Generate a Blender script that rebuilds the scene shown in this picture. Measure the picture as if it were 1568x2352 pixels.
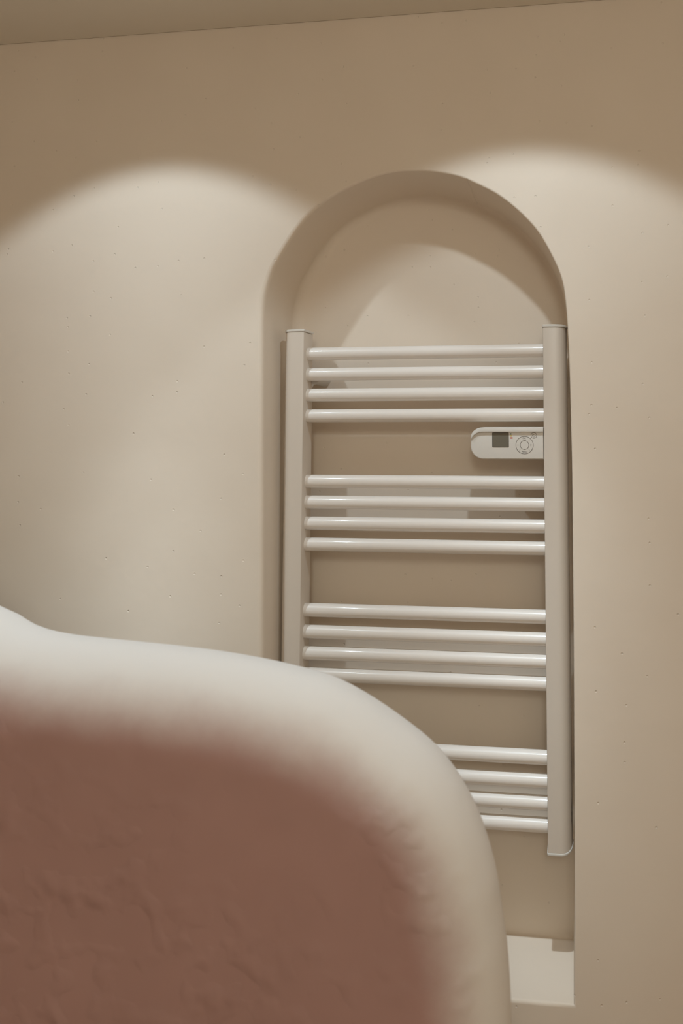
import bpy, bmesh, math, random
from mathutils import Vector, Matrix

# ------------------------------------------------------------------ scene, camera, light, exposure
sc = bpy.context.scene
for o in list(bpy.data.objects):
    bpy.data.objects.remove(o, do_unlink=True)
col = sc.collection
ZO = 1.35                                   # eye-relative heights -> heights above the floor
W, H, FPX = 1568, 2352, 1700.0              # frame and focal length in its pixels

sc.view_settings.view_transform = 'Standard'
sc.view_settings.look = 'None'
sc.view_settings.gamma = 1.0
sc.view_settings.use_curve_mapping = False
sc.view_settings.exposure = 0.06
sc.cycles.diffuse_bounces = 5
sc.cycles.max_bounces = 6
sc.cycles.adaptive_threshold = 0.03

YAW, PITCH, ROLL = 0.1275, 0.07085, -0.00349
CAM = Vector((0.50294, -1.27381, 0.01025 + ZO))
fw = Vector((-math.sin(YAW) * math.cos(PITCH), math.cos(YAW) * math.cos(PITCH), math.sin(PITCH)))
r0 = fw.cross(Vector((0, 0, 1))).normalized()
u0 = r0.cross(fw)
rt = math.cos(ROLL) * r0 + math.sin(ROLL) * u0
up = -math.sin(ROLL) * r0 + math.cos(ROLL) * u0
PPX, PPY = 310.378, -332.630                # principal point, px from the frame's centre

cd = bpy.data.cameras.new('camera')
cam = bpy.data.objects.new('camera', cd)
col.objects.link(cam)
cd.sensor_fit = 'VERTICAL'
cd.sensor_height = 36.0
cd.sensor_width = 24.0
cd.lens = FPX / H * 36.0
cd.shift_x = -PPX / H
cd.shift_y = PPY / H
cd.clip_start = 0.02
cd.dof.use_dof = True
cd.dof.focus_distance = 1.30
cd.dof.aperture_fstop = 3.8
cam.matrix_world = Matrix(((rt.x, up.x, -fw.x, CAM.x), (rt.y, up.y, -fw.y, CAM.y), (rt.z, up.z, -fw.z, CAM.z), (0, 0, 0, 1)))
sc.camera = cam

world = bpy.data.worlds.new('world')
sc.world = world
world.use_nodes = True
world.node_tree.nodes['Background'].inputs[0].default_value = (1, 0.9, 0.8, 1)
world.node_tree.nodes['Background'].inputs[1].default_value = 0.0

SPOT_COL = (0.77, 0.91, 1.0)          # cool white reflector lamps by the wall
FILL_COL = (0.98, 1.0, 0.91)         # added fill light behind the camera


def downlight(name, loc, tilt, power, sx=0.0):
    """a reflector lamp under the ceiling: peaked beam round its axis, cut off by its rim"""
    l = bpy.data.lights.new(name, 'SPOT')
    l.energy = power
    l.color = SPOT_COL
    l.shadow_soft_size = 0.013
    l.spot_size = math.radians(90)
    l.spot_blend = 0.25
    o = bpy.data.objects.new(name, l)
    col.objects.link(o)
    o.location = loc
    ax = Vector((math.sin(sx), math.sin(tilt), -math.cos(tilt))).normalized()
    o.rotation_euler = ax.to_track_quat('-Z', 'Y').to_euler()
    l.use_nodes = True
    nt = l.node_tree
    em = nt.nodes['Emission']
    ge = nt.nodes.new('ShaderNodeNewGeometry')
    dot = nt.nodes.new('ShaderNodeVectorMath'); dot.operation = 'DOT_PRODUCT'
    dot.inputs[1].default_value = ax
    ab = nt.nodes.new('ShaderNodeMath'); ab.operation = 'ABSOLUTE'
    rp = nt.nodes.new('ShaderNodeValToRGB')
    rp.color_ramp.interpolation = 'B_SPLINE'
    els = rp.color_ramp.elements
    prof = [(0, 1.0), (6, .63), (12, .325), (18, .245), (24, .205), (30, .170), (37, .15), (46, .14)]
    while len(els) < len(prof):
        els.new(0.5)
    for e, (deg, v) in zip(els, sorted(((d, v) for d, v in prof), key=lambda q: -q[0])):
        e.position = math.cos(math.radians(deg)); e.color = (v, v, v, 1)
    nt.links.new(ge.outputs['Incoming'], dot.inputs[0])
    nt.links.new(dot.outputs['Value'], ab.inputs[0])
    nt.links.new(ab.outputs[0], rp.inputs[0])
    nt.links.new(rp.outputs['Color'], em.inputs['Strength'])
    return o


downlight('downlight', (-0.208, -0.497, 0.683 + ZO), math.radians(19.5), 43)
downlight('downlight.001', (0.428, -0.497, 0.681 + ZO), math.radians(19.5), 40)

# added fill light behind the camera, standing in for ambient room light
gl = bpy.data.lights.new('fill_light', 'POINT')
gl.energy = 15.2
gl.color = FILL_COL
gl.shadow_soft_size = 0.16
go = bpy.data.objects.new('fill_light', gl)
col.objects.link(go)
go.location = (0.62, -2.10, 0.56 + ZO)

# ------------------------------------------------------------------ helpers


def unp(px, py, y):
    """the point of the plane Y = y that stands at this pixel of the photograph"""
    d = fw + rt * ((px - W / 2 - PPX) / FPX) - up * ((py - H / 2 - PPY) / FPX)
    t = (y - CAM.y) / d.y
    return CAM + d * t


def mesh_obj(name, verts, faces, mat, parent=None, smooth=True, sharp=35):
    me = bpy.data.meshes.new(name)
    me.from_pydata([tuple(v) for v in verts], [], faces)
    bm = bmesh.new(); bm.from_mesh(me)
    bmesh.ops.recalc_face_normals(bm, faces=bm.faces[:])
    bm.to_mesh(me); bm.free()
    if smooth:
        for p in me.polygons:
            p.use_smooth = True
        me.set_sharp_from_angle(angle=math.radians(sharp))
    me.materials.append(mat)
    o = bpy.data.objects.new(name, me)
    col.objects.link(o)
    if parent is not None:
        o.parent = parent
    return o


def thing(name, loc, label, cat):
    o = bpy.data.objects.new(name, None)
    o.empty_display_size = 0.05
    col.objects.link(o)
    o.location = loc
    o['label'] = label
    o['category'] = cat
    return o


def struct(o):
    o['kind'] = 'structure'
    return o


def box_data(x0, x1, y0, y1, z0, z1):
    v = [(x, y, z) for x in (x0, x1) for y in (y0, y1) for z in (z0, z1)]
    f = [(0, 1, 3, 2), (4, 6, 7, 5), (0, 4, 5, 1), (2, 3, 7, 6), (0, 2, 6, 4), (1, 5, 7, 3)]
    return v, f


def prism(outline, y0, y1, bev=0.0, seg=3):
    """outline in (x, z), pulled from y0 (front) to y1 (back), the front edge rounded by bev"""
    n = len(outline)
    v, f = [], []
    levels = []
    if bev > 0:
        for k in range(seg + 1):
            t = k / seg * math.pi / 2
            levels.append((bev * (1 - math.sin(t)), y0 + bev * (1 - math.cos(t))))
    else:
        levels.append((0, y0))
    levels.append((0, y1))
    for ins, y in levels:
        for (x, z) in offset(outline, ins):
            v.append((x, y, z))
    for k in range(len(levels) - 1):
        for i in range(n):
            j = (i + 1) % n
            f.append((k * n + i, k * n + j, (k + 1) * n + j, (k + 1) * n + i))
    f.append(tuple(range(n)))
    f.append(tuple(reversed(range((len(levels) - 1) * n, len(levels) * n))))
    return v, f


def area2(pts):
    return sum(a[0] * b[1] - b[0] * a[1] for a, b in zip(pts, pts[1:] + pts[:1]))


def normals(pts):
    """inward mitre vectors of a closed outline"""
    s = 1 if area2(pts) > 0 else -1
    out = []
    n = len(pts)
    for i in range(n):
        a, b, c = pts[i - 1], pts[i], pts[(i + 1) % n]
        e1 = Vector((b[0] - a[0], b[1] - a[1])); e2 = Vector((c[0] - b[0], c[1] - b[1]))
        n1 = Vector((-e1.y, e1.x)).normalized() * s; n2 = Vector((-e2.y, e2.x)).normalized() * s
        m = n1 + n2
        m = m / max(0.35, m.dot(n1))
        out.append(m)
    return out


def offset(pts, d):
    if d == 0:
        return list(pts)
    return [(p[0] + m.x * d, p[1] + m.y * d) for p, m in zip(pts, normals(pts))]


def catmull(pts, sub):
    out = []
    n = len(pts)
    for i in range(n - 1):
        p0 = pts[max(0, i - 1)]; p1 = pts[i]; p2 = pts[i + 1]; p3 = pts[min(n - 1, i + 2)]
        for k in range(sub):
            t = k / sub
            out.append(tuple(0.5 * (2 * b + (c - a) * t + (2 * a - 5 * b + 4 * c - d) * t * t + (3 * b - a - 3 * c + d) * t ** 3)
                             for a, b, c, d in zip(p0, p1, p2, p3)))
    out.append(tuple(pts[-1]))
    return out


# ------------------------------------------------------------------ materials


def base(name, rough=0.6, spec=0.3):
    m = bpy.data.materials.new(name)
    m.use_nodes = True
    nt = m.node_tree
    b = nt.nodes['Principled BSDF']
    b.inputs['Roughness'].default_value = rough
    b.inputs['Specular IOR Level'].default_value = spec
    return m, nt, b


def noise(nt, vec, scale, detail=4, rough=0.55, dist=0.0):
    n = nt.nodes.new('ShaderNodeTexNoise')
    n.inputs['Scale'].default_value = scale
    n.inputs['Detail'].default_value = detail
    n.inputs['Roughness'].default_value = rough
    n.inputs['Distortion'].default_value = dist
    nt.links.new(vec, n.inputs['Vector'])
    return n.outputs['Fac']


def ramp(nt, fac, stops):
    r = nt.nodes.new('ShaderNodeValToRGB')
    els = r.color_ramp.elements
    while len(els) < len(stops):
        els.new(0.5)
    for e, (p, c) in zip(els, stops):
        e.position = p; e.color = (*c, 1) if len(c) == 3 else c
    nt.links.new(fac, r.inputs[0])
    return r.outputs['Color']


def bump(nt, b, height, strength, dist, prev=None):
    n = nt.nodes.new('ShaderNodeBump')
    n.inputs['Strength'].default_value = strength
    n.inputs['Distance'].default_value = dist
    nt.links.new(height, n.inputs['Height'])
    if prev is not None:
        nt.links.new(prev, n.inputs['Normal'])
    nt.links.new(n.outputs['Normal'], b.inputs['Normal'])
    return n.outputs['Normal']


def plaster(name, c1, c2, pits=True, relief=1.0, rough=0.62):
    m, nt, b = base(name, rough, 0.25)
    tc = nt.nodes.new('ShaderNodeTexCoord')
    v = tc.outputs['Object']
    f = noise(nt, v, 3.2, 2, 0.6)
    colr = ramp(nt, f, [(0.30, c1), (0.70, c2)])
    nt.links.new(colr, b.inputs['Base Color'])
    def mad(a, k, c=None):
        q = nt.nodes.new('ShaderNodeMath'); q.operation = 'MULTIPLY_ADD'
        nt.links.new(a, q.inputs[0]); q.inputs[1].default_value = k
        if c is None:
            q.inputs[2].default_value = 0.0
        else:
            nt.links.new(c, q.inputs[2])
        return q.outputs[0]
    if not relief:
        return m
    h = mad(noise(nt, v, 6.0, 1, 0.5), 1.6 * relief)
    h = mad(noise(nt, v, 60.0, 1, 0.6), 0.16 * relief, h)
    if pits:
        vo = nt.nodes.new('ShaderNodeTexVoronoi')
        vo.voronoi_dimensions = '2D'
        vo.inputs['Scale'].default_value = 24.0
        sx_ = nt.nodes.new('ShaderNodeSeparateXYZ'); cx_ = nt.nodes.new('ShaderNodeCombineXYZ')
        nt.links.new(v, sx_.inputs[0])
        nt.links.new(sx_.outputs['X'], cx_.inputs['X']); nt.links.new(sx_.outputs['Z'], cx_.inputs['Y'])
        nt.links.new(cx_.outputs[0], vo.inputs['Vector'])
        pit = ramp(nt, vo.outputs['Distance'], [(0.0, (0, 0, 0)), (0.022, (0, 0, 0)), (0.045, (1, 1, 1))])
        # only some of the cells hold a pinhole
        sep = nt.nodes.new('ShaderNodeSeparateColor')
        nt.links.new(vo.outputs['Color'], sep.inputs[0])
        keep = nt.nodes.new('ShaderNodeMath'); keep.operation = 'LESS_THAN'
        keep.inputs[1].default_value = 0.72
        nt.links.new(sep.outputs[0], keep.inputs[0])
        mx = nt.nodes.new('ShaderNodeMath'); mx.operation = 'MAXIMUM'
        nt.links.new(pit, mx.inputs[0]); nt.links.new(keep.outputs[0], mx.inputs[1])
        h = mad(mx.outputs[0], 0.35, h)
    bump(nt, b, h, 1.0, 0.0016)
    return m


M_WALL = plaster('beige_plaster', (0.81, 0.70, 0.585), (0.85, 0.745, 0.63))
M_CEIL = plaster('ceiling_paint', (0.86, 0.80, 0.70), (0.88, 0.82, 0.72), pits=False, relief=0.6)
M_SIDE = plaster('side_plaster', (0.72, 0.62, 0.52), (0.76, 0.66, 0.55), pits=False, relief=0)
M_ROOM = plaster('rose_plaster', (0.60, 0.48, 0.39), (0.64, 0.52, 0.42), pits=False, relief=0)


def enamel(name, c, rough, spec=0.5, coat=0.0):
    m, nt, b = base(name, rough, spec)
    tc = nt.nodes.new('ShaderNodeTexCoord')
    f = noise(nt, tc.outputs['Object'], 9.0, 3, 0.5)
    k = 0.985
    nt.links.new(ramp(nt, f, [(0.3, tuple(x * k for x in c)), (0.7, c)]), b.inputs['Base Color'])
    b.inputs['Coat Weight'].default_value = coat
    b.inputs['Coat Roughness'].default_value = 0.09
    return m


M_ENAMEL = enamel('white_enamel', (0.87, 0.805, 0.745), 0.36, 0.4, 0.32)
M_POST = enamel('satin_enamel', (0.735, 0.65, 0.565), 0.38, 0.45)
M_PLASTIC = enamel('white_plastic', (0.74, 0.70, 0.645), 0.42, 0.45)
M_LCD = enamel('grey_lcd', (0.17, 0.155, 0.12), 0.18, 0.5)
M_BEZEL = enamel('dark_bezel', (0.10, 0.085, 0.065), 0.45)
M_PRINT = enamel('grey_print', (0.13, 0.105, 0.085), 0.6)
M_FAINT = enamel('pale_print', (0.55, 0.50, 0.44), 0.6)
M_GREEN = enamel('green_print', (0.02, 0.13, 0.02), 0.4)
M_YELLOW = enamel('yellow_print', (0.62, 0.44, 0.03), 0.4)
M_RED = enamel('red_print', (0.62, 0.05, 0.02), 0.4)
M_CHIP = enamel('bare_metal_chip', (0.06, 0.045, 0.03), 0.8)

# ------------------------------------------------------------------ the room
FY, BY = -0.070, 0.078                     # wall face and niche back
CEIL = 0.7065 + ZO
XL, XR, YB = -1.25, 1.35, -2.7             # side walls and the wall behind the camera

# niche outline, from the lower left corner up the left side, over the arch and down the right side
px_left = [(602, 1560), (602.5, 1300), (602.5, 1050), (602.5, 880)]
px_arch = [(602.5, 805), (603, 734), (606.5, 691.5), (613.6, 658), (627.8, 616), (649, 578), (684, 524), (717, 486), (760, 453),
           (826, 419), (896.7, 396.5), (965, 392), (1014.6, 397), (1059, 407), (1094, 422), (1139, 445), (1179, 474.5),
           (1213.6, 507), (1238.5, 537), (1263, 579), (1283, 621), (1293, 653.6), (1298.5, 690), (1302, 728), (1304, 765.6), (1307, 825)]
px_right = [(1311, 980), (1313.5, 1080), (1315.5, 1280), (1317, 1450), (1318, 1650), (1319, 1900), (1319.5, 2100)]
prof = [unp(x, y, FY) for x, y in px_left + px_arch + px_right]
prof = [(p.x, p.z) for p in prof]
SILL = -0.8815 + ZO
xl0 = prof[0][0] + 0.006
prof = [(xl0, SILL)] + [(xl0 - 0.002, SILL + 0.2)] + prof + [(0.4945, SILL)]
curve = catmull(prof, 5)
# drop points that crowd the corners, then close along the sill
niche = [curve[0]]
for c in curve[1:]:
    if math.dist(c, niche[-1]) > 0.006:
        niche.append(c)
if math.dist(niche[-1], curve[-1]) > 1e-6:
    niche[-1] = curve[-1] if math.dist(niche[-1], curve[-1]) < 0.006 else niche[-1]
    if niche[-1] != curve[-1]:
        niche.append(curve[-1])
for k in range(1, 12):
    t = k / 12
    niche.append((curve[-1][0] * (1 - t) + curve[0][0] * t, SILL))
nin = normals(niche)
n = len(niche)


def edge_r(m, left, right, top, bottom):
    w = [(max(0, m.x), left), (max(0, -m.x), right), (max(0, -m.y), top), (max(0, m.y), bottom)]
    return sum(a * a * b for a, b in w) / sum(a * a for a, b in w)


V, Fc = [], []
rings = []
SEG = 5
for lv in range(2 * SEG + 2):
    ring = []
    for p, m in zip(niche, nin):
        r1 = edge_r(m, 0.009, 0.0022, 0.0035, 0.005)
        r2 = edge_r(m, 0.020, 0.010, 0.016, 0.004)
        if lv <= SEG:
            t = lv / SEG * math.pi / 2
            ins = -r1 * (1 - math.sin(t)); y = FY + r1 * (1 - math.cos(t))
        else:
            t = (lv - SEG - 1) / SEG * math.pi / 2
            ins = r2 * (1 - math.cos(t)); y = BY - r2 + r2 * math.sin(t)
        ring.append(len(V))
        V.append((p[0] + m.x * ins, y, p[1] + m.y * ins))
    rings.append(ring)
for a, b in zip(rings, rings[1:]):
    for i in range(n):
        j = (i + 1) % n
        Fc.append((a[i], a[j], b[j], b[i]))
Fc.append(tuple(rings[-1]))
niche_bm_outer = [V[i] for i in rings[0]]

# front face of the wall with the niche opening left out
bm = bmesh.new()
hv = [bm.verts.new(v) for v in niche_bm_outer]
he = [bm.edges.new((hv[i], hv[(i + 1) % n])) for i in range(n)]
ov = [bm.verts.new(q) for q in ((XL, FY, 0), (XR, FY, 0), (XR, FY, CEIL + 0.05), (XL, FY, CEIL + 0.05))]
oe = [bm.edges.new((ov[i], ov[(i + 1) % 4])) for i in range(4)]
bmesh.ops.triangle_fill(bm, use_beauty=True, use_dissolve=False, edges=he + oe)
for f in bm.faces:
    if f.normal.y > 0:
        f.normal_flip()
me = bpy.data.meshes.new('wall_back')
bm.to_mesh(me); bm.free()
me.materials.append(M_WALL)
wall = bpy.data.objects.new('wall_back', me)
col.objects.link(wall)
struct(wall)
wall['label'] = 'beige hand-plastered bathroom wall with an arched niche'

nm = mesh_obj('niche_lining', V, Fc, M_WALL, wall, True, 50)
# the faces must look into the room
bm = bmesh.new(); bm.from_mesh(nm.data)
big = max(bm.faces, key=lambda f: f.calc_area())
if big.normal.y > 0:
    bmesh.ops.reverse_faces(bm, faces=bm.faces[:])
bm.to_mesh(nm.data); bm.free()
nm['label'] = 'plastered inside of the arched niche'


def room_box(name, x0, x1, y0, y1, z0, z1, mat, label):
    o = mesh_obj(name, *box_data(x0, x1, y0, y1, z0, z1), mat, None, False)
    struct(o); o['label'] = label
    return o


# a hairline joint stays open between ceiling and wall
room_box('ceiling', XL, XR, YB, FY - 0.0012, CEIL, CEIL + 0.05, M_CEIL, 'cream painted ceiling meeting the plaster wall')
room_box('floor', XL, XR, YB, FY, -0.05, 0.0, M_ROOM, 'floor of the bathroom')
room_box('wall_left', XL - 0.06, XL, YB, FY, 0, CEIL, M_SIDE, 'plaster wall on the left')
room_box('wall_right', XR, XR + 0.06, YB, FY, 0, CEIL, M_SIDE, 'plaster wall on the right')
room_box('wall_front', XL, XR, YB - 0.06, YB, 0, CEIL, M_ROOM, 'rose plaster wall opposite the niche')

# ------------------------------------------------------------------ the rounded low wall in front
PF, PB = -0.520, -0.380                    # its face towards the room and its back
PM = 0.5 * (PF + PB)
sil = [(0, 1413.5), (32, 1434), (64, 1447), (105, 1456.5), (159, 1464.5), (223, 1471.5), (319, 1481.4), (414, 1491.6), (500, 1503),
       (603, 1522), (700, 1546), (765, 1567.5), (842, 1609.6), (918, 1661.6), (987, 1716.7), (1041, 1778), (1086.7, 1854.5),
       (1117, 1931), (1140, 2015), (1152, 2092), (1163, 2168), (1171, 2260), (1174.7, 2352)]
pts = [unp(x, y, PM) for x, y in sil]
pts = [(p.x, p.z) for p in pts]
x0, z0 = pts[0]
lead = [(x0 - 0.60, z0 + 0.118), (x0 - 0.35, z0 + 0.116), (x0 - 0.22, z0 + 0.108), (x0 - 0.15, z0 + 0.088), (x0 - 0.11, z0 + 0.066), (x0 - 0.083, z0 + 0.047), (x0 - 0.057, z0 + 0.028), (x0 - 0.029, z0 + 0.011)]
tail = [(pts[-1][0] + 0.002, 0.60), (pts[-1][0] + 0.002, 0.30), (pts[-1][0], 0.0)]
crv = catmull(lead + pts + tail, 8)
even = [crv[0]]
for c in crv[1:]:
    if math.dist(c, even[-1]) > 0.012:
        even.append(c)
if even[-1][1] > 0.001:
    even.append((crv[-1][0], 0.0))
crv = even
# cross-section of the edge: u runs inwards from the outline, y from face to back
RU, RD = 0.088, 0.5 * (PB - PF)
SECT = []
NS = 14
for k in range(NS + 1):
    t = k / NS * math.pi / 2
    SECT.append((RU * (1 - math.sin(t)), PF + RD * (1 - math.cos(t))))
SECT += [(RU * (1 - math.cos(k / 6 * math.pi / 2)) * 0.7, PM + RD * math.sin(k / 6 * math.pi / 2)) for k in range(1, 7)]
m_ = len(crv)


def curve_normals(c):
    out = []
    for i in range(len(c)):
        a = c[max(0, i - 1)]; b = c[min(len(c) - 1, i + 1)]
        e = Vector((b[0] - a[0], b[1] - a[1])).normalized()
        out.append(Vector((e.y, -e.x)) * -1)
    return out


cn = curve_normals(crv)
# make the normals point into the body (down / left)
if sum(q.y for q in cn) > 0:
    cn = [-q for q in cn]
V, Fc, paint = [], [], []
grid = []
for (u, y) in SECT:
    row = []
    for p, q in zip(crv, cn):
        row.append(len(V)); V.append((p[0] + q.x * u, y, p[1] + q.y * u))
    grid.append(row)
for a, b in zip(grid, grid[1:]):
    for i in range(m_ - 1):
        Fc.append((a[i], a[i + 1], b[i + 1], b[i]))
# the flat faces: strips from the inner edge of the fillet towards the lower left
bm = bmesh.new()
bv = [bm.verts.new(v) for v in V]
bm.verts.ensure_lookup_table()
for f in Fc:
    bm.faces.new([bv[i] for i in f])
for row, y in ((grid[0], PF), (grid[-1], PB)):
    loop = [bv[i] for i in row]
    c1 = bm.verts.new((XL, y, 0)); c2 = bm.verts.new((XL, y, V[row[0]][2]))
    poly = loop + [c1, c2]
    es = []
    for a, b in zip(poly, poly[1:] + poly[:1]):
        e = bm.edges.get((a, b)) or bm.edges.new((a, b))
        es.append(e)
    bmesh.ops.triangle_fill(bm, use_beauty=True, use_dissolve=False, edges=es)
bmesh.ops.recalc_face_normals(bm, faces=bm.faces[:])
me = bpy.data.meshes.new('partition')
bm.to_mesh(me); bm.free()
for p in me.polygons:
    p.use_smooth = True
me.set_sharp_from_angle(angle=math.radians(60))

# cream edge fading to rose by section distance, edge shading put into the colour
at = me.attributes.new('edge_fade', 'FLOAT', 'POINT')
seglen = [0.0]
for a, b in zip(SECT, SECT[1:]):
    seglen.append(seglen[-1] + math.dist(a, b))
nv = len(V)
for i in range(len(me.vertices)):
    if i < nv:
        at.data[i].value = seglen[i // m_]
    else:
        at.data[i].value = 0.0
m, nt, b = base('rose_and_cream_plaster', 0.66, 0.22)
tc = nt.nodes.new('ShaderNodeTexCoord')
v = tc.outputs['Object']
an = nt.nodes.new('ShaderNodeAttribute'); an.attribute_name = 'edge_fade'
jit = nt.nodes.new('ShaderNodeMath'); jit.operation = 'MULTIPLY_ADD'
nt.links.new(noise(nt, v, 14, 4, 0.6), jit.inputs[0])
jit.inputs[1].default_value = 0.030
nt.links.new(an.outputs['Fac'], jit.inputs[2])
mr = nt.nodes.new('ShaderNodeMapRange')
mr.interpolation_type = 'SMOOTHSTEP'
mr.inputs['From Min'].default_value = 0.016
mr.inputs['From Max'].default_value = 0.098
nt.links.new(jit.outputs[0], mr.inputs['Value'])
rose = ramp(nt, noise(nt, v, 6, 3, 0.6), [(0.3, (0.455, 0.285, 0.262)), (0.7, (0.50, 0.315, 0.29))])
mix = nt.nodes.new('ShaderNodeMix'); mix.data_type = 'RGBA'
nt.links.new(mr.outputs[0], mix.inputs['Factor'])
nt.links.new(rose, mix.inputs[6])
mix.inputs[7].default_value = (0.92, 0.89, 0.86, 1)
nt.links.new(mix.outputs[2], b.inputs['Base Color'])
# soft lumps in patches on the rose face, a few faint ones on the smoothed edge
patch = ramp(nt, noise(nt, v, 5.0, 2, 0.5), [(0.36, (0.15, 0.15, 0.15)), (0.60, (1, 1, 1))])
lump = ramp(nt, noise(nt, v, 33, 1.4, 0.45), [(0.50, (0, 0, 0)), (0.76, (1, 1, 1))])
flat_ = nt.nodes.new('ShaderNodeMapRange')
flat_.inputs['From Min'].default_value = 0.02
flat_.inputs['From Max'].default_value = 0.08
flat_.inputs['To Min'].default_value = 1.0
flat_.inputs['To Max'].default_value = 0.10
nt.links.new(an.outputs['Fac'], flat_.inputs['Value'])


def mul(a, b_):
    q = nt.nodes.new('ShaderNodeMath'); q.operation = 'MULTIPLY'
    nt.links.new(a, q.inputs[0]); nt.links.new(b_, q.inputs[1])
    return q.outputs[0]


hh = nt.nodes.new('ShaderNodeMath'); hh.operation = 'MULTIPLY_ADD'
nt.links.new(noise(nt, v, 9, 2, 0.5), hh.inputs[0]); hh.inputs[1].default_value = 0.8
nt.links.new(mul(mul(patch, lump), flat_.outputs[0]), hh.inputs[2])
bump(nt, b, hh.outputs[0], 1.0, 0.0027)
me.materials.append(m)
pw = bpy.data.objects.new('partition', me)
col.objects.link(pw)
pw['label'] = 'low rounded partition wall of rose plaster with a cream edge, in front'
pw['category'] = 'partition'
pw['kind'] = 'thing'

# ------------------------------------------------------------------ the towel radiator
PY = -0.022                                # front of the posts, inside the niche
KS = (PY - CAM.y) / -CAM.y
XI_L = CAM.x + (0.0267 - CAM.x) * KS       # inner faces of the two posts
XI_R = CAM.x + (0.4547 - CAM.x) * KS
ZT = CAM.z + (0.1685 + ZO - CAM.z) * KS
ZB = CAM.z + (-0.700 + ZO - CAM.z) * KS
PW, PD = 0.043, 0.045
rad = thing('towel_radiator', (0.5 * (XI_L + XI_R), PY + PD, ZB), 'white ladder towel radiator hanging inside the arched niche', 'radiator')
rl = rad.location.copy()


def rpart(name, v, f, mat, parent=None, smooth=True, sharp=35, origin=None):
    """a part of the radiator; vertices in world space, origin of the part kept at the radiator's base"""
    o = mesh_obj(name, [(p[0] - rl.x, p[1] - rl.y, p[2] - rl.z) for p in v], f, mat, parent or rad, smooth, sharp)
    return o


def post_section(grow=0.0, pw=PW):
    """half-round section: square at the inner front edge, rounded to the back on the outer side (x out, y back)"""
    pts = [(0, PD), (0, 0.0012), (0.0004, 0.0004), (0.0012, 0)]
    xc = 0.019
    for k in range(0, 17):
        t = k / 16 * math.pi / 2
        pts.append((xc + (pw - xc) * math.sin(t) ** 0.86, PD * 0.93 * (1 - math.cos(t) ** 0.86)))
    pts.append((pw, PD))
    if grow:
        pts = offset(pts, -grow)
    return pts


def extrude_z(sec, xbase, sgn, z0, z1, bev=0.0):
    v, f = [], []
    lv = [(0, z0), (0, z1)] if not bev else [(bev, z0), (bev * 0.3, z0 + bev * 0.3), (0, z0 + bev), (0, z1 - bev), (bev * 0.3, z1 - bev * 0.3), (bev, z1)]
    ns = len(sec)
    for ins, z in lv:
        for (x, y) in offset(sec, ins):
            v.append((xbase + sgn * x, PY + y, z))
    for k in range(len(lv) - 1):
        for i in range(ns):
            j = (i + 1) % ns
            f.append((k * ns + i, k * ns + j, (k + 1) * ns + j, (k + 1) * ns + i))
    f.append(tuple(range(ns)))
    f.append(tuple(range((len(lv) - 1) * ns, len(lv) * ns)))
    return v, f


posts = []
for xb, s, pw_ in ((XI_L, -1, PW), (XI_R, 1, PW - 0.003)):
    po = rpart('post', *extrude_z(post_section(0.0, pw_), xb, s, ZB, ZT), M_POST, None, True, 40)
    rpart('end_cap', *extrude_z(post_section(0.0016, pw_), xb, s, ZT + 0.0012, ZT + 0.0052, 0.0008), M_PLASTIC, po, True, 40)
    rpart('cap_neck', *extrude_z(post_section(-0.0012, pw_), xb, s, ZT - 0.0004, ZT + 0.0014), M_PLASTIC, po, True, 40)
    rpart('end_cap', *extrude_z(post_section(0.0012, pw_), xb, s, ZB - 0.0042, ZB - 0.0004, 0.0008), M_PLASTIC, po, True, 40)
    posts.append(po)


def cyl_y(cx, cz, r, y0, y1, seg=20, r2=None):
    v, f = [], []
    for y, rr in ((y0, r), (y1, r2 or r)):
        for k in range(seg):
            a = 2 * math.pi * k / seg
            v.append((cx + rr * math.cos(a), y, cz + rr * math.sin(a)))
    for k in range(seg):
        j = (k + 1) % seg
        f.append((k, j, seg + j, seg + k))
    f.append(tuple(range(seg))); f.append(tuple(range(seg, 2 * seg)))
    return v, f


RY, RR = PY + 0.0235, 0.0115
tops = [0.1425, 0.1051, 0.0676, 0.0300, -0.0878, -0.1249, -0.1623, -0.1997, -0.3149, -0.3526, -0.3896, -0.4262, -0.5475, -0.5855, -0.6215, -0.6572]
SEGR = 40
rail_me = None
for zt in tops:
    zc = CAM.z + (zt + ZO - CAM.z) * KS - RR
    if rail_me is None:
        v, f = [], []
        stations = [(XI_L - 0.001, RR), (XI_R + 0.001, RR)]
        for x, rr in stations:
            for k in range(SEGR):
                a = 2 * math.pi * k / SEGR
                v.append((x - rl.x, RY - rl.y + rr * math.cos(a), rr * math.sin(a)))
        for s in range(len(stations) - 1):
            for k in range(SEGR):
                j = (k + 1) % SEGR
                f.append((s * SEGR + k, s * SEGR + j, (s + 1) * SEGR + j, (s + 1) * SEGR + k))
        o = mesh_obj('rail', v, f, M_ENAMEL, rad, True, 60)
        rail_me = o.data
    else:
        o = bpy.data.objects.new('rail', rail_me)
        col.objects.link(o)
        o.parent = rad
    o.location = (0, 0, zc - rl.z)

# wall brackets behind the posts
for (bx, bz) in ((XI_L + 0.004, 0.086), (XI_R + 0.018, 0.086), (XI_L - 0.018, -0.590), (XI_R + 0.018, -0.590)):
    bz += ZO
    rpart('wall_bracket', *cyl_y(bx, bz, 0.0105, PY + PD - 0.004, BY + 0.001, 24, 0.0125), M_PLASTIC, None, True, 40)

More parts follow.
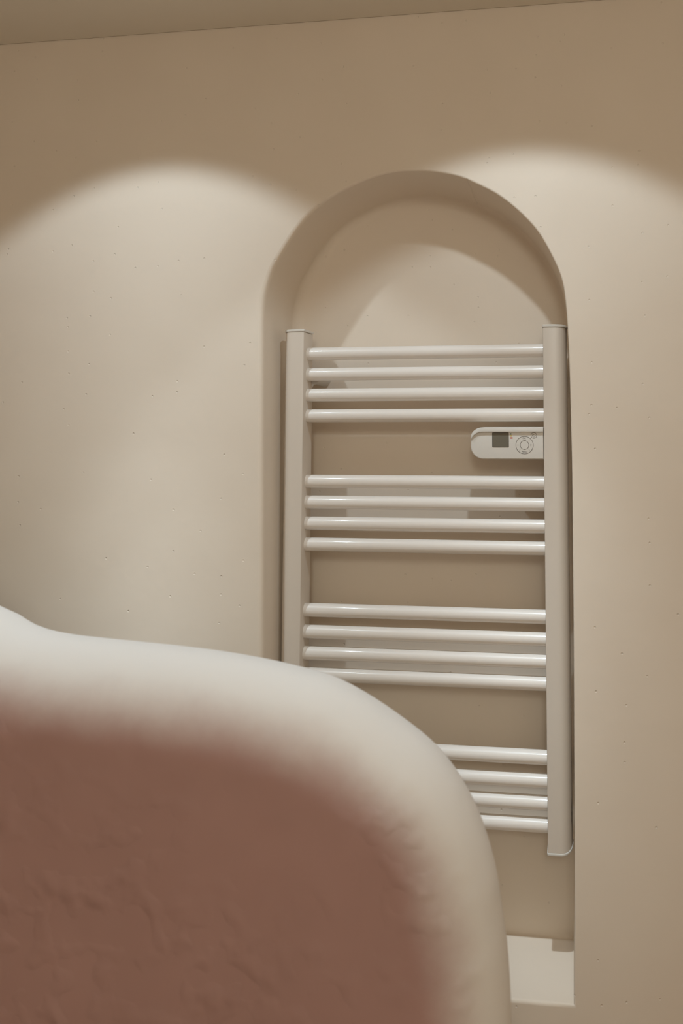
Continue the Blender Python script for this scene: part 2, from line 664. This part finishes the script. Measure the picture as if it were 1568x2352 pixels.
# drain stub under the right post
v, f = [], []
cx, cy = XI_R + 0.0200, PY + 0.024
for z in (ZB - 0.004, ZB - 0.0125):
    for k in range(12):
        a = 2 * math.pi * k / 12
        v.append((cx + 0.0032 * math.cos(a), cy + 0.0032 * math.sin(a), z))
f = [(k, (k + 1) % 12, 12 + (k + 1) % 12, 12 + k) for k in range(12)] + [tuple(range(12, 24))]
rpart('drain_plug', v, f, M_POST)

# chipped paint on the outer edge of the right post
random.seed(4)
v, f = [], []
ztop, zbot = unp(1309, 1818, PY + PD).z, unp(1309, 1884, PY + PD).z
K = 16
for k in range(K + 1):
    t = k / K
    z = ztop + (zbot - ztop) * t
    w = (0.0006 + 0.0020 * random.random()) * math.sin(math.pi * min(1, max(0.04, t)))
    tc_ = 0.74 + 0.02 * math.sin(t * 7) + 0.012 * random.random()
    for dt in (-w, w):
        a = (tc_ + dt * 9) * math.pi / 2
        sx = 0.019 + (PW - 0.003 - 0.019) * math.sin(a) ** 0.86
        sy = PD * 0.93 * (1 - math.cos(a) ** 0.86)
        v.append((XI_R + sx + 0.0003, PY + sy - 0.0003, z))
for k in range(K):
    f.append((2 * k, 2 * k + 1, 2 * k + 3, 2 * k + 2))
ch = rpart('paint_chip', v, f, M_CHIP, posts[1], False)
ch['label'] = 'dark chipped paint line on the post edge'

# ---- control unit
CF = PY + 0.002                                  # plane of its face


def up2(px, py, y=CF):
    p = unp(px, py, y)
    return (p.x, p.z)


ctl_x0, ctl_top = up2(1080.5, 983)
ctl_x1 = XI_R - 0.0008
ctl_bot = up2(1150, 1054.5)[1]
ctl_top = up2(1165, 981.5)[1]


def ctl_outline(x0, x1, z0, z1, rt_, rb_):
    pts = [(x1, z0), (x1, z1)]
    for k in range(11):
        a = math.pi / 2 + k / 10 * math.pi / 2
        pts.append((x0 + rt_ + rt_ * math.cos(a), z1 - rt_ * 0.82 + rt_ * 0.82 * math.sin(a)))
    for k in range(11):
        a = math.pi + k / 10 * math.pi / 2
        pts.append((x0 + rb_ + rb_ * math.cos(a), z0 + rb_ + rb_ * math.sin(a)))
    return pts


co = ctl_outline(ctl_x0, ctl_x1, ctl_bot, ctl_top, 0.021, 0.0215)
ctl = rpart('control_unit', *prism(co, CF, CF + 0.034, 0.0018, 4), M_PLASTIC, None, True, 40)
# raised lip over the top of the face, thinning out down the left side
lip_t = 0.0078
inner = []
x1l = ctl_x1 - 0.0030
inner.append((ctl_x1, ctl_top - lip_t))
rt_ = 0.021
for k in range(11):
    a = math.pi / 2 + k / 10 * math.pi / 2 * 0.86
    s = k / 10
    inner.append((ctl_x0 + rt_ + rt_ * math.cos(a) * (1 - 0.0 * s) + 0.0012, ctl_top - rt_ * 0.82 + rt_ * 0.82 * math.sin(a) - lip_t * (1 - 0.15 * s)))
outer = [(ctl_x1, ctl_top - 0.0006)]
for k in range(11):
    a = math.pi / 2 + k / 10 * math.pi / 2
    outer.append((ctl_x0 + rt_ + (rt_ - 0.0005) * math.cos(a), ctl_top - rt_ * 0.82 + (rt_ * 0.82 - 0.0005) * math.sin(a)))
outer.append((ctl_x0 + 0.0005, inner[-1][1]))
lip = outer + list(reversed(inner))
rpart('visor', *prism(lip, CF - 0.0045, CF + 0.004, 0.0009, 3), M_PLASTIC, ctl, True, 40)

# display
sx0, sz1 = up2(1130, 993.2)
sx1, sz0 = up2(1168.2, 1027.2)


def rrect(x0, x1, z0, z1, r, k=4):
    pts = []
    for cx, cz, a0 in ((x1 - r, z1 - r, 0), (x0 + r, z1 - r, 90), (x0 + r, z0 + r, 180), (x1 - r, z0 + r, 270)):
        for i in range(k + 1):
            a = math.radians(a0 + 90 * i / k)
            pts.append((cx + r * math.cos(a), cz + r * math.sin(a)))
    return pts


fr_o = rrect(sx0, sx1, sz0, sz1, 0.0013)
fr_i = offset(fr_o, 0.0010)
v = [(x, CF - 0.0005, z) for x, z in fr_o] + [(x, CF - 0.0005, z) for x, z in fr_i] + [(x, CF, z) for x, z in fr_o] + [(x, CF, z) for x, z in fr_i]
k_ = len(fr_o)
f = []
for i in range(k_):
    j = (i + 1) % k_
    f += [(i, j, k_ + j, k_ + i), (i, 2 * k_ + i, 2 * k_ + j, j), (k_ + i, k_ + j, 3 * k_ + j, 3 * k_ + i)]
dsp = rpart('display_frame', v, f, M_BEZEL, ctl, False)
rpart('display', *prism(fr_i, CF - 0.00015, CF + 0.0005), M_LCD, ctl, False)['label'] = 'blank grey display'


def flat(name, polys, mat, parent, y=CF - 0.00018, label=None):
    """thin printed mark: closed outlines in (x, z), a hair thick"""
    v, f = [], []
    for pl in polys:
        b0 = len(v); kk = len(pl)
        v += [(x, y, z) for x, z in pl] + [(x, y + 0.00016, z) for x, z in pl]
        f.append(tuple(range(b0, b0 + kk)))
        for i in range(kk):
            j = (i + 1) % kk
            f.append((b0 + i, b0 + j, b0 + kk + j, b0 + kk + i))
    o = rpart(name, v, f, mat, parent, False)
    if label:
        o['label'] = label
    return o


def ring(name, cx, cz, r, w, mat, parent, a0=0.0, a1=360.0, seg=48, label=None):
    polys = []
    for k in range(seg):
        a = math.radians(a0 + (a1 - a0) * k / seg); b_ = math.radians(a0 + (a1 - a0) * (k + 1) / seg)
        polys.append([(cx + q * math.cos(t), cz + q * math.sin(t)) for q, t in ((r - w / 2, a), (r + w / 2, a), (r + w / 2, b_), (r - w / 2, b_))])
    return flat(name, polys, mat, parent, label=label)


MM = (up2(1200, 1020)[0] - up2(1199, 1020)[0])     # one photograph pixel on the face, in metres
for (pxx, pyy, wpx, mat, lb) in ((1172.4, 996.6, 3.6, M_GREEN, 'green status mark'), (1173.0, 1001.2, 4.6, M_YELLOW, 'yellow status mark'), (1173.9, 1005.6, 6.4, M_RED, 'red status mark')):
    cx, cz = up2(pxx, pyy)
    flat('status_mark', [rrect(cx - wpx / 2 * MM, cx + wpx / 2 * MM, cz - 1.35 * MM, cz + 1.35 * MM, 0.9 * MM, 3)], mat, ctl, label=lb)

dcx, dcz = up2(1204.2, 1022.3)
dial = ring('dial_ring', dcx, dcz, 20.0 * MM, 1.0 * MM, M_PRINT, ctl, label='grey printed ring of the dial')
ring('centre_ring', dcx, dcz, 9.9 * MM, 1.0 * MM, M_PRINT, dial)
for adeg in (45, 135, 225, 315):
    a = math.radians(adeg)
    d, nrm_ = Vector((math.cos(a), math.sin(a))), Vector((-math.sin(a), math.cos(a)))
    q = [Vector((dcx, dcz)) + d * (ra * MM) + nrm_ * (s * 0.35 * MM) for ra, s in ((11.5, -1), (18.5, -1), (18.5, 1), (11.5, 1))]
    flat('divider', [[(t.x, t.y) for t in q]], M_FAINT, dial)


def bar(cx, cz, wx, wz):
    return [(cx - wx / 2, cz - wz / 2), (cx + wx / 2, cz - wz / 2), (cx + wx / 2, cz + wz / 2), (cx - wx / 2, cz + wz / 2)]


mx_, mz_ = up2(1189.2, 1022.3)
flat('minus_sign', [bar(mx_, mz_, 5.4 * MM, 0.9 * MM)], M_PRINT, dial)
mx_, mz_ = up2(1218.8, 1022.3)
flat('plus_sign', [bar(mx_, mz_, 5.4 * MM, 0.9 * MM), bar(mx_, mz_ + 1.55 * MM, 0.9 * MM, 2.2 * MM), bar(mx_, mz_ - 1.55 * MM, 0.9 * MM, 2.2 * MM)], M_PRINT, dial)


def lettering(text, px, py, height_px, width_px, parent, mat=M_PRINT):
    c = bpy.data.curves.new('lettering', 'FONT')
    c.body = text
    c.align_x = 'CENTER'; c.align_y = 'CENTER'
    c.size = 1.0
    c.extrude = 0.0
    c.resolution_u = 3
    t = bpy.data.objects.new('lettering', c)
    col.objects.link(t)
    bpy.context.view_layer.update()
    me_ = bpy.data.meshes.new_from_object(t.evaluated_get(bpy.context.evaluated_depsgraph_get()))
    bpy.data.objects.remove(t, do_unlink=True)
    xs = [q.co.x for q in me_.vertices]; ys = [q.co.y for q in me_.vertices]
    sx = width_px * MM / (max(xs) - min(xs)); sy = height_px * MM / (max(ys) - min(ys))
    mxc, myc = (max(xs) + min(xs)) / 2, (max(ys) + min(ys)) / 2
    cx, cz = up2(px, py)
    for q in me_.vertices:
        x, y_ = (q.co.x - mxc) * sx, (q.co.y - myc) * sy
        q.co = (cx + x - rl.x, CF - 0.00018 - rl.y, cz + y_ - rl.z)
    me_.materials.clear(); me_.materials.append(mat)
    me_.name = 'lettering'
    o = bpy.data.objects.new('lettering', me_)
    col.objects.link(o)
    o.parent = parent
    o['label'] = 'printed word ' + text
    return o


lettering('OK', 1203.5, 1006.2, 3.9, 7.6, dial)
lettering('mode', 1203.6, 1010.4, 2.3, 8.0, dial)
lettering('MENU', 1204.3, 1037.6, 4.2, 12.8, dial)

pcx, pcz = up2(1225.6, 1000.1)
pb = ring('power_button', pcx, pcz, 6.5 * MM, 0.9 * MM, M_PRINT, ctl, label='printed power button')
ring('power_symbol', pcx, pcz - 0.3 * MM, 3.3 * MM, 0.8 * MM, M_PRINT, pb, 125, 415, 24)
flat('power_symbol', [bar(pcx, pcz + 2.2 * MM, 0.8 * MM, 3.2 * MM)], M_PRINT, pb)
